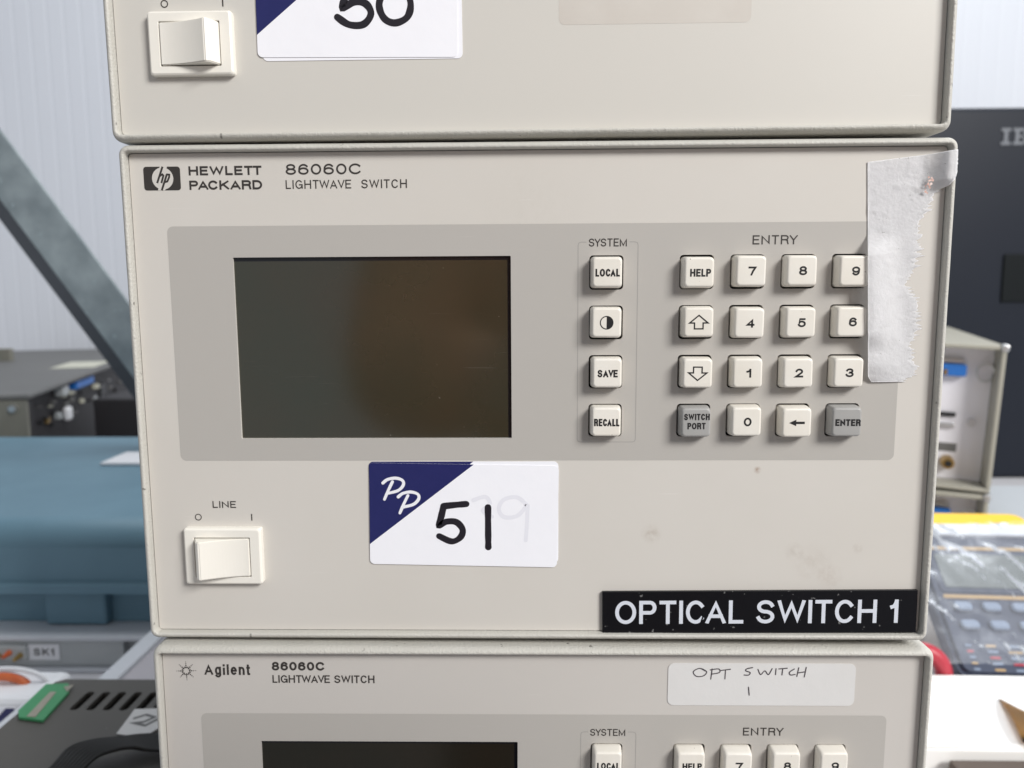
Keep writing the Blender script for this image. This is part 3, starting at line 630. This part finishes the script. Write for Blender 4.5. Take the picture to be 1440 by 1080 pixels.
# dark grey vented chassis
vc = empty('vented_chassis', (-245, 172, BZ)); tag(vc, 'dark grey chassis with slotted lid at the lower left of the stack', 'electronic chassis'); VT = 312-235
slots = []
for k in range(7): x = 24.5+k*8.0; slots.append([(x+a, b) for a, b in rr(-2.1, -29.5, 2.1, -12.5, 1.9, 4)])
outl = [(0, -140), (132, -140), (132, 0)]
for k in range(8): x = 128-k*8.2; outl += [(x, 0), (x-.8, -1.8), (x-3.2, -1.8), (x-4, 0)] if x > 55 else []
outl += [(30, 0), (4, 0), (0, -3)]
me = holed([outl]+slots, 2)
for v in me.vertices: x, y, z = v.co; v.co = (x, z, VT*MM-y)
lid = link('vented_lid', me, 'vent_grey', vc)
mesh_obj('chassis_body', box_bm(.5, -139, .5, 131.5, -1, VT-16, 0), 'dark', vc)
for nm, b in (('side_wall', (0, -139.5, VT-16, 1.5, -3.2, VT-2.1)), ('rear_wall', (4, -2.2, VT-16, 131.5, -.3, VT-2.1))): mesh_obj(nm, box_bm(*b), 'vent_grey', vc)
gt = empty('green_tag', (-246.5, 165, -234.6), (0, 0, 0)); tag(gt, 'green tag with worn beige stripe lying on the vented chassis', 'tag')
def flat(P, z, t): 
    b = bmesh.new(); f = b.faces.new([b.verts.new((x, y, z)) for x, y in P]); r_ = bmesh.ops.extrude_face_region(b, geom=[f]); bmesh.ops.translate(b, vec=(0, 0, t), verts=[v for v in r_['geom'] if isinstance(v, bmesh.types.BMVert)]); bmesh.ops.recalc_face_normals(b, faces=b.faces); return b
mesh_obj('tag_body', flat([(0, -1), (11, 0), (16, -8), (19, -34), (6, -31.5), (2, -26)], 0, 1.2), 'green', gt)
mesh_obj('tag_stripe', flat([(7, -9), (10.2, -9), (14, -31.8), (9.5, -31.2)], 1.25, .2), 'beige_strip', gt)
mesh_obj('tag_stripe', flat([(11, -4), (14.8, -2), (15.6, -9)], 1.25, .25), 'beige_strip', gt)
lb2 = mesh_obj('crumpled_label', flat([(0, 0), (14, 1), (24, -6), (17, -20), (9, -22), (2, -20.5), (1, -10)], 0, .5), 'label_cream', None, (-190, 142, -234.5)); tag(lb2, 'crumpled pale paper label stuck beside the slots of the vented chassis', 'label')
pen_b = bmesh.new()
ribbon(pen_b, [(4, -8), (8, -5), (13, -7), (10, -11), (6, -12), (12, -14), (15, -9)], 1.6, 0, cap='round'); mesh_obj('label_print', pen_b, 'grey_cover', lb2, (0, 0, .6), (-math.pi/2, 0, 0))
bm = bmesh.new()
for k in range(9):                                           # ribbed flat cable: parallel cores
    d = k*1.75
    e = k/8; A1 = [(-206, 70, -236), (-197, 88, -229), (-196, 99, -227.5), (-189, 104, -227), (-179, 108, -228), (-166, 114, -230), (-118, 118, -231)]; A2 = [(-190, 68, -235), (-184, 84, -229), (-181, 93, -227), (-176, 97, -226.5), (-170, 100, -227), (-160, 103, -230), (-118, 104, -231)]
    tube_bm(spline([tuple(p+(q_-p)*e for p, q_ in zip(a, b)) for a, b in zip(A1, A2)]), 1.0, 6, bm)
tag(mesh_obj('ribbon_cable', bm, 'rubber', smooth=True), 'ribbed black flat cable curving over the vented chassis', 'cable')
# white pack with orange insert
wp = empty('white_pack', (-322, 225, BZ)); tag(wp, 'white plastic pack with orange insert and lot sticker at the left edge', 'pack')
mesh_obj('pack_body', box_bm(-90, -12, .5, 37, 25, 42, 5, 3), 'white_part', wp)
mesh_obj('pack_arch', tube_bm([(a, 10, 42+b) for a, b in arc(6, -3, 24, 11, 175, 0, 16)], 1.5), 'white_part', wp, smooth=True)
mesh_obj('orange_insert', tube_bm([(a, 8, 42+b) for a, b in arc(4, -4, 15, 8, 175, 10, 14)], 2.6), 'orange', wp, smooth=True)
sk = mesh_obj('lot_label', box_bm(-60, -12.9, 27, 24, -12.3, 38, .2, 1), 'label_white', wp); mesh_obj('label_corner', poly_prism([(23.8, 27.2), (23.8, 37.8), (19, 37.8), (9, 27.2)], 0, -13.0), 'navy', sk)
tag(mesh_obj('white_rail', box_bm(-282, 100, BZ+.5, -271, 197, -262, 1), 'pale'), 'narrow pale metal rail beside the vented chassis', 'rail')

# ------------------------------------------------------------------ right background
cb = empty('computer_cabinet', (700, 900, BZ)); tag(cb, 'tall blue black computer cabinet with grey raised letters by the wall', 'cabinet')
mesh_obj('cabinet_body', box_bm(-330, 0, .5, 330, 480, 200-BZ, 6, 3), 'navy_cab', cb)
bm = bmesh.new(); zb, zt2 = 150-BZ, 172-BZ; y = -1.5
def slab(pts, t=2.2):
    b = poly_prism(pts, t, -1.6); me = bpy.data.meshes.new('t'); b.to_mesh(me); b.free(); bm.from_mesh(me); bpy.data.meshes.remove(me)
def rect(a, c, b, d): slab([(a, c), (b, c), (b, d), (a, d)])
x = -62
rect(x, zb, x+13, zb+4); rect(x, zt2-4, x+13, zt2); rect(x+4, zb+4, x+9, zt2-4)
x = -46
rect(x, zb, x+14, zb+4); rect(x, zt2-4, x+14, zt2); rect(x+3, zb+4, x+8, zt2-4); rect(x+8, zb+9.5, x+14, zb+12.5); rect(x+14, zb+1.5, x+18, zb+9.5); rect(x+14, zb+12.5, x+18, zt2-1.5)
x = -25
for a in (0, 18): rect(x+a, zb, x+a+8, zb+4); rect(x+a+2, zb+4, x+a+7, zt2)
slab([(x+7, zt2), (x+7, zt2-7), (x+13, zb+3), (x+20, zt2-7), (x+20, zt2), (x+13, zb+10)])
mesh_obj('raised_letters', bm, 'cab_text', cb)
mesh_obj('latch_plate', box_bm(-47, -3, -62-BZ, 60, .5, 4-BZ, 1.5), 'cab_dark', cb)

def rear_unit(loc, rz, ry, label, h=131.5):
    """instrument seen from behind: deep beige surround with recessed connector panel; origin at the top right corner"""
    u = empty('rear_facing_instrument', loc, (0, ry, rz)); W2 = 213
    for nm, b in (('top_cover', (-W2, 0, -4, 0, 330, 0)), ('base_cover', (-W2, 0, -h, 0, 330, -h+4)), ('side_cover', (-4, 0, -h+4.1, 0, 330, -4.1)), ('side_cover', (-W2, 0, -h+4.1, -W2+4, 330, -4.1))):
        mesh_obj(nm, box_bm(*b, 1.2, 2), 'beige_frame', u)
    mesh_obj('corner_cap', box_bm(-5, -2.2, -5, 1.5, 8, 1.5, 2, 3), 'steel', u)
    p = mesh_obj('rear_panel', box_bm(-W2+4.2, 26, -h+4.2, -4.3, 29, -4.2), 'rear_panel', u)
    c = mesh_obj('data_connector', box_bm(-95, 17, -31, -26, 26, -20, 1.5), 'blue_conn', u)
    for k in range(8): mesh_obj('contact', box_bm(-90+k*6.5, 15.8, -30, -87+k*6.5, 16.9, -25, .3, 1), 'gold', c)
    mesh_obj('connector_shell', box_bm(-97, 20, -19.5, -28, 26, -15, 1), 'steel', u)
    mesh_obj('ring_terminal', tube_bm([(-11+7*math.cos(t*.42), 20, -26+8*math.sin(t*.42)) for t in range(15)], 1.1, 6), 'steel', u, smooth=True)
    mesh_obj('switch_slot', box_bm(-84, 23, -69, -30, 26, -65, .5), 'black', u); mesh_obj('switch_slot', box_bm(-84, 22, -79, -30, 26, -75, .8), 'steel', u)
    mesh_obj('screw', cyl_bm(3.4, 26, 21, 14, -17, -73), 'steel', u)
    mesh_obj('rating_print', poly_prism([(-42, -94), (-26, -94), (-26, -102), (-42, -102)], 0, 25.9), 'grey_cover', u)
    s_ = mesh_obj('coaxial_socket', cyl_bm(6, 26, 14, 18, -33, -111, 5.2), 'gold', u); mesh_obj('socket_core', cyl_bm(3, 14.2, 12, 14, -33, -111), 'black', s_)
    tag(u, label, 'instrument', 'beige instruments seen from behind'); return u
rear_unit((413, 478, -89), -math.radians(20), math.radians(2.4), 'upper beige instrument seen from behind, right of the stack')
rear_unit((406.5, 478, -222.3), -math.radians(20), math.radians(1.2), 'lower beige instrument under the other rear facing one', h=88)
sv = empty('silver_chassis', (446, 430, BZ)); tag(sv, 'flat silver topped chassis with perforated dark side at the right edge', 'electronic chassis')
mesh_obj('lid', box_bm(-1, 0, 50, 260, 230, 52, .5), 'silver', sv); mesh_obj('chassis_body', box_bm(2, 1, .5, 258, 229, 49.8), 'black', sv)
for k in range(12):
    mesh_obj('side_rib', box_bm(-.6, 2+k*19, 8, 1.9, 10+k*19, 46, .3, 1), 'grey_cover', sv)
mesh_obj('side_rail', box_bm(-.8, 0, 46.3, 1.9, 229, 49.7), 'grey_cover', sv); mesh_obj('side_rail', box_bm(-.8, 0, .6, 1.9, 229, 7.7), 'grey_cover', sv)

# multimeter in its yellow holster, propped up on the bench; local x across, y up the meter, z out of its face
u_ = Vector((.985, -.12, .02)).normalized(); v_ = Vector((-.17, .84, .50)).normalized(); n_ = u_.cross(v_).normalized(); v_ = n_.cross(u_)
mm = empty('multimeter', (0, 0, 0)); mt_ = Matrix((u_, v_, n_)).transposed().to_4x4(); mt_.translation = Vector((332, 292, -297))*MM; mm.matrix_world = mt_
tag(mm, 'slate blue multimeter in a yellow holster inside a clear bag', 'multimeter')
def mrings(P, z0, z1, bev, name, m_, parent=mm):
    b = bmesh.new(); f = b.faces.new([b.verts.new((x, y, z0)) for x, y in P]); r_ = bmesh.ops.extrude_face_region(b, geom=[f]); bmesh.ops.translate(b, vec=(0, 0, z1-z0), verts=[v for v in r_['geom'] if isinstance(v, bmesh.types.BMVert)])
    bmesh.ops.recalc_face_normals(b, faces=b.faces)
    if bev: bmesh.ops.bevel(b, geom=[e for e in b.edges if e.calc_face_angle(0) > .9], offset=bev, segments=3, affect='EDGES')
    return mesh_obj(name, b, m_, parent)
mrings(rr(-50, 84, 50, 148, 13), -12, 2, 3, 'holster', 'yellow')
mrings(rr(-47, -4, 47, 124, 8), -10, 10, 3, 'meter_body', 'meter')
mrings(rr(-45, 112, 45, 128, 6), 2.0, 12, 3, 'white_header', 'pale')
mrings(rr(-40, 62, 40, 100, 3), 10.1, 10.8, 0, 'display_surround', 'meter')
for z0_, z1_ in ((101, 104), (57, 60)): mrings(rr(-40, z0_, 40, z1_, 1), 10.1, 10.5, 0, 'printed_band', 'tan')
for r_ in range(5):
    for c in range(6): mrings(rr(-38+c*13, 12+r_*4.5-12, -38+c*13+4+5*((c*7+r_*3) % 3)/2, 13.6+r_*4.5-12, .5, 2), 10.1, 10.4, 0, 'printed_mark', ['pale_blue', 'tan', 'pale_blue', 'red'][(r_+c) % 4])
mrings(rr(-36, 66, 36, 96, 2), 10.9, 11.3, 0, 'meter_display', 'meter_lcd')
for r_ in range(2):
    for c in range(4): mrings(rr(-36+c*19, 46-r_*15, -24+c*19, 53-r_*15, 3), 10.1, 13, .8, 'button', ['pale_blue', 'pale_blue', 'yellow'][(r_*2+c) % 3 if c == 3 else 0])
mesh_obj('dial', cyl_bm(17, -10.2, -17, 28, 20, 12, 15), 'meter', mm, (0, 0, 0), (-math.pi/2, 0, 0))
# clear bag draped over it
bm = bmesh.new(); G = []
for i in range(44):
    row = []
    for j in range(44):
        x, y = -66+132*i/43, -2+122*j/43; e = max(abs(x)/62, abs(y-58)/72)
        z = 19+5*noise.noise(Vector((x*.035, y*.02, 2)))+4.5*abs(noise.noise(Vector((x*.10+y*.05, y*.04, 5))))+2.6*abs(noise.noise(Vector((x*.22+y*.13, y*.09-x*.05, 8))))
        z -= 16*max(0, e-.86)**1.3*2; row.append(bm.verts.new((x, y, z)))
    G.append(row)
for a, b in zip(G, G[1:]):
    for j in range(43): bm.faces.new((a[j], a[j+1], b[j+1], b[j]))
bag = mesh_obj('plastic_bag', bm, 'film', smooth=True); bag.matrix_world = mt_.copy(); tag(bag, 'clear crinkled plastic bag draped over the multimeter', 'plastic bag')
tag(mesh_obj('red_lead', tube_bm(spline([(228, 288, -306), (240, 290, -290), (252, 291, -277), (262, 290, -276), (270, 288, -284), (274, 287, -304)]), 5.5, 10), 'red', smooth=True), 'red test lead looped beside the multimeter', 'cable')
tag(mesh_obj('paper_pad', box_bm(-100, -42, 0, 90, 42, 24, .6), 'paper', None, (290, 239.5, BZ+.5), (0, 0, math.radians(-1))), 'bright white pad of paper on the bench right of the stack', 'paper')
tag(mesh_obj('white_sheet', flat([(-56, -23), (12, -22), (8, 46), (-56, 42)], 0, .4), 'paper', None, (226, 222, BZ+25.2), (0, 0, .0)), 'loose white sheet lying on the paper pad', 'paper')
bm = bmesh.new(); A_, B_ = [], []
for k in range(9):
    t = k/8; A_.append(bm.verts.new((285.5-18*t, 252-53*t, -286.6+5*math.sin(t*2.4)))); B_.append(bm.verts.new((286.5+19*t, 250-51*t, -286.8+2*t)))
for k in range(8): bm.faces.new((A_[k], A_[k+1], B_[k+1], B_[k]))
bmesh.ops.solidify(bm, geom=bm.faces[:], thickness=.6)
tag(mesh_obj('manila_card', bm, 'manila', smooth=True), 'curled orange manila card on the white paper', 'card')
tag(mesh_obj('brown_board', box_bm(226, 110, BZ+.5, 480, 195, BZ+21, .8), 'card_dark'), 'dark brown board on the bench in front of the paper pad', 'board')
tag(mesh_obj('cardboard_box', box_bm(480, 330, BZ+.5, 640, 425, -258, 1), 'card'), 'plain brown cardboard box in front of the silver chassis', 'box')

# ------------------------------------------------------------------ the photographer, seen only as the reflection in the display
M['floor'] = mat('grey concrete', (0.30, 0.29, 0.28), .8, var=(3, .5, (0.25, .24, .23)))
M['jacket'] = mat('brown jacket cloth', (0.50, 0.28, 0.17), .85, bump=(160, .3, 2), var=(9, .6, (0.36, .20, .12)))
M['trousers'] = mat('dark trousers', (0.03, 0.035, 0.05), .9)
M['skin'] = mat('skin', (0.55, 0.34, 0.25), .55)
M['hair'] = mat('brown hair', (0.05, 0.03, 0.02), .6)
tag(mesh_obj('floor', box_bm(-2600, -2600, -1240, 2600, 1500, -1212), 'floor'), kind='structure')
def skinned(name, verts, edges, material, parent=None, sub=2):
    me = bpy.data.meshes.new(name); me.from_pydata([((v[0][0]+(95 if v[0][1] < -450 else 0))*MM, v[0][1]*MM, v[0][2]*MM) for v in verts], edges, [])
    t = bpy.data.objects.new('tmp', me); col.objects.link(t); sk = t.modifiers.new('s', 'SKIN'); sk.use_smooth_shade = True
    lay = me.skin_vertices[0].data if len(me.skin_vertices) else None
    if lay is None:
        bpy.context.view_layer.objects.active = t; bpy.ops.mesh.customdata_skin_add(); lay = me.skin_vertices[0].data
    for d, v in zip(lay, verts):
        r = v[1]; d.radius = (r[0]*MM, r[1]*MM) if isinstance(r, tuple) else (r*MM, r*MM); d.use_root = False
    lay[0].use_root = True
    sb = t.modifiers.new('u', 'SUBSURF'); sb.levels = sub; sb.render_levels = sub
    dg = bpy.context.evaluated_depsgraph_get(); dg.update(); out = bpy.data.meshes.new_from_object(t.evaluated_get(dg)); bpy.data.objects.remove(t)
    out.materials.clear(); out.materials.append(M[material])
    for p in out.polygons: p.use_smooth = True
    return link(name, out, None, parent)
V, E_ = [], []
def vtx(p, r, frm=None):
    V.append((p, r)); i_ = len(V)-1
    if frm is not None: E_.append((frm, i_))
    return i_
pel = vtx((0, -650, -330), (150, 105)); sp = vtx((0, -645, -150), (135, 95), pel); chs = vtx((0, -640, 60), (150, 105), sp); nk = vtx((0, -625, 200), 52, chs)
hd0 = vtx((0, -612, 262), 62, nk); hd1 = vtx((0, -608, 340), 84, hd0); vtx((0, -612, 405), 66, hd1); vtx((0, -518, 318), 10, hd1)
for sg in (-1, 1):
    sh = vtx((sg*175, -640, 130), 58, chs); el = vtx((-215, -520, -130) if sg < 0 else (290, -500, -120), 44, sh)
    wr = vtx((-8, -292, -92) if sg < 0 else (196, -262, -70), 27, el); pm = vtx((20, -240, -78) if sg < 0 else (176, -228, -40), 26, wr)
    for k in range(4):
        b = (34+k*5, -222, -76+k*3) if sg < 0 else (160, -222, -62+k*17)
        f1 = vtx(b, 9, pm); f2 = vtx((b[0]+sg*-4, -206.0-2, b[2]+(9 if sg < 0 else 0)), 8, f1)
    th = vtx((10, -232, -66) if sg < 0 else (172, -236, -10), 10, pm); vtx((26, -226, -46) if sg < 0 else (150, -230, 2), 8, th)
    hp = vtx((sg*90, -650, -410), 92, pel); kn = vtx((sg*100, -640, -790), 62, hp); an = vtx((sg*105, -665, -1150), 44, kn); vtx((sg*112, -560, -1180), 32, an)
pr = skinned('person', V, E_, 'skin')
tag(pr, 'person in brown jacket holding up a phone, mirrored in the middle display', 'person')
J = [((0, -650, -400), (172, 124)), ((0, -645, -150), (158, 114)), ((0, -640, 60), (172, 124)), ((0, -632, 165), 84)]; JE = [(0, 1), (1, 2), (2, 3)]
for sg in (-1, 1):
    a = len(J); J += [((sg*178, -640, 128), 74), ((-218, -520, -132) if sg < 0 else (292, -500, -122), 60), ((-30, -312, -96) if sg < 0 else (204, -282, -76), 40)]; JE += [(2, a), (a, a+1), (a+1, a+2)]
skinned('jacket', J, JE, 'jacket', pr)
T_ = [((0, -650, -380), (160, 114))]; TE = []
for sg in (-1, 1):
    a = len(T_); T_ += [((sg*90, -650, -430), 104), ((sg*100, -640, -790), 76), ((sg*105, -665, -1130), 60)]; TE += [(0, a), (a, a+1), (a+1, a+2)]
skinned('trousers', T_, TE, 'trousers', pr)
skinned('hair', [((0, -640, 330), 74), ((0, -628, 395), 84), ((0, -590, 420), 62)], [(0, 1), (1, 2)], 'hair', pr)
for sg in (-1, 1):
    ey = bmesh.new(); bmesh.ops.create_uvsphere(ey, u_segments=12, v_segments=8, radius=11); mesh_obj('eye', ey, 'white_part', pr, (95+sg*31, -534, 342))
    er = bmesh.new(); bmesh.ops.create_uvsphere(er, u_segments=12, v_segments=8, radius=1); bmesh.ops.scale(er, vec=(9, 18, 30), verts=er.verts); mesh_obj('ear', er, 'skin', pr, (95+sg*84, -605, 335), smooth=True)
mesh_obj('mouth', box_bm(71, -531, 281, 119, -524, 288, 2.5), 'rust', pr)
ph = empty('phone', (70, -214, -34)); tag(ph, 'black phone held sideways behind the camera by the person', 'phone')
mesh_obj('phone_body', rings([(rr(-80, -38, 80, 38, 9), -4), (rr(-80, -38, 80, 38, 9), 3), (rr(-78, -36, 78, 36, 8), 4)], True, True), 'black', ph)
mesh_obj('camera_bump', rings([(rr(-78, -32, -58, 30, 6), 4), (rr(-78, -32, -58, 30, 6), 5.5)], True, True), 'black', ph)
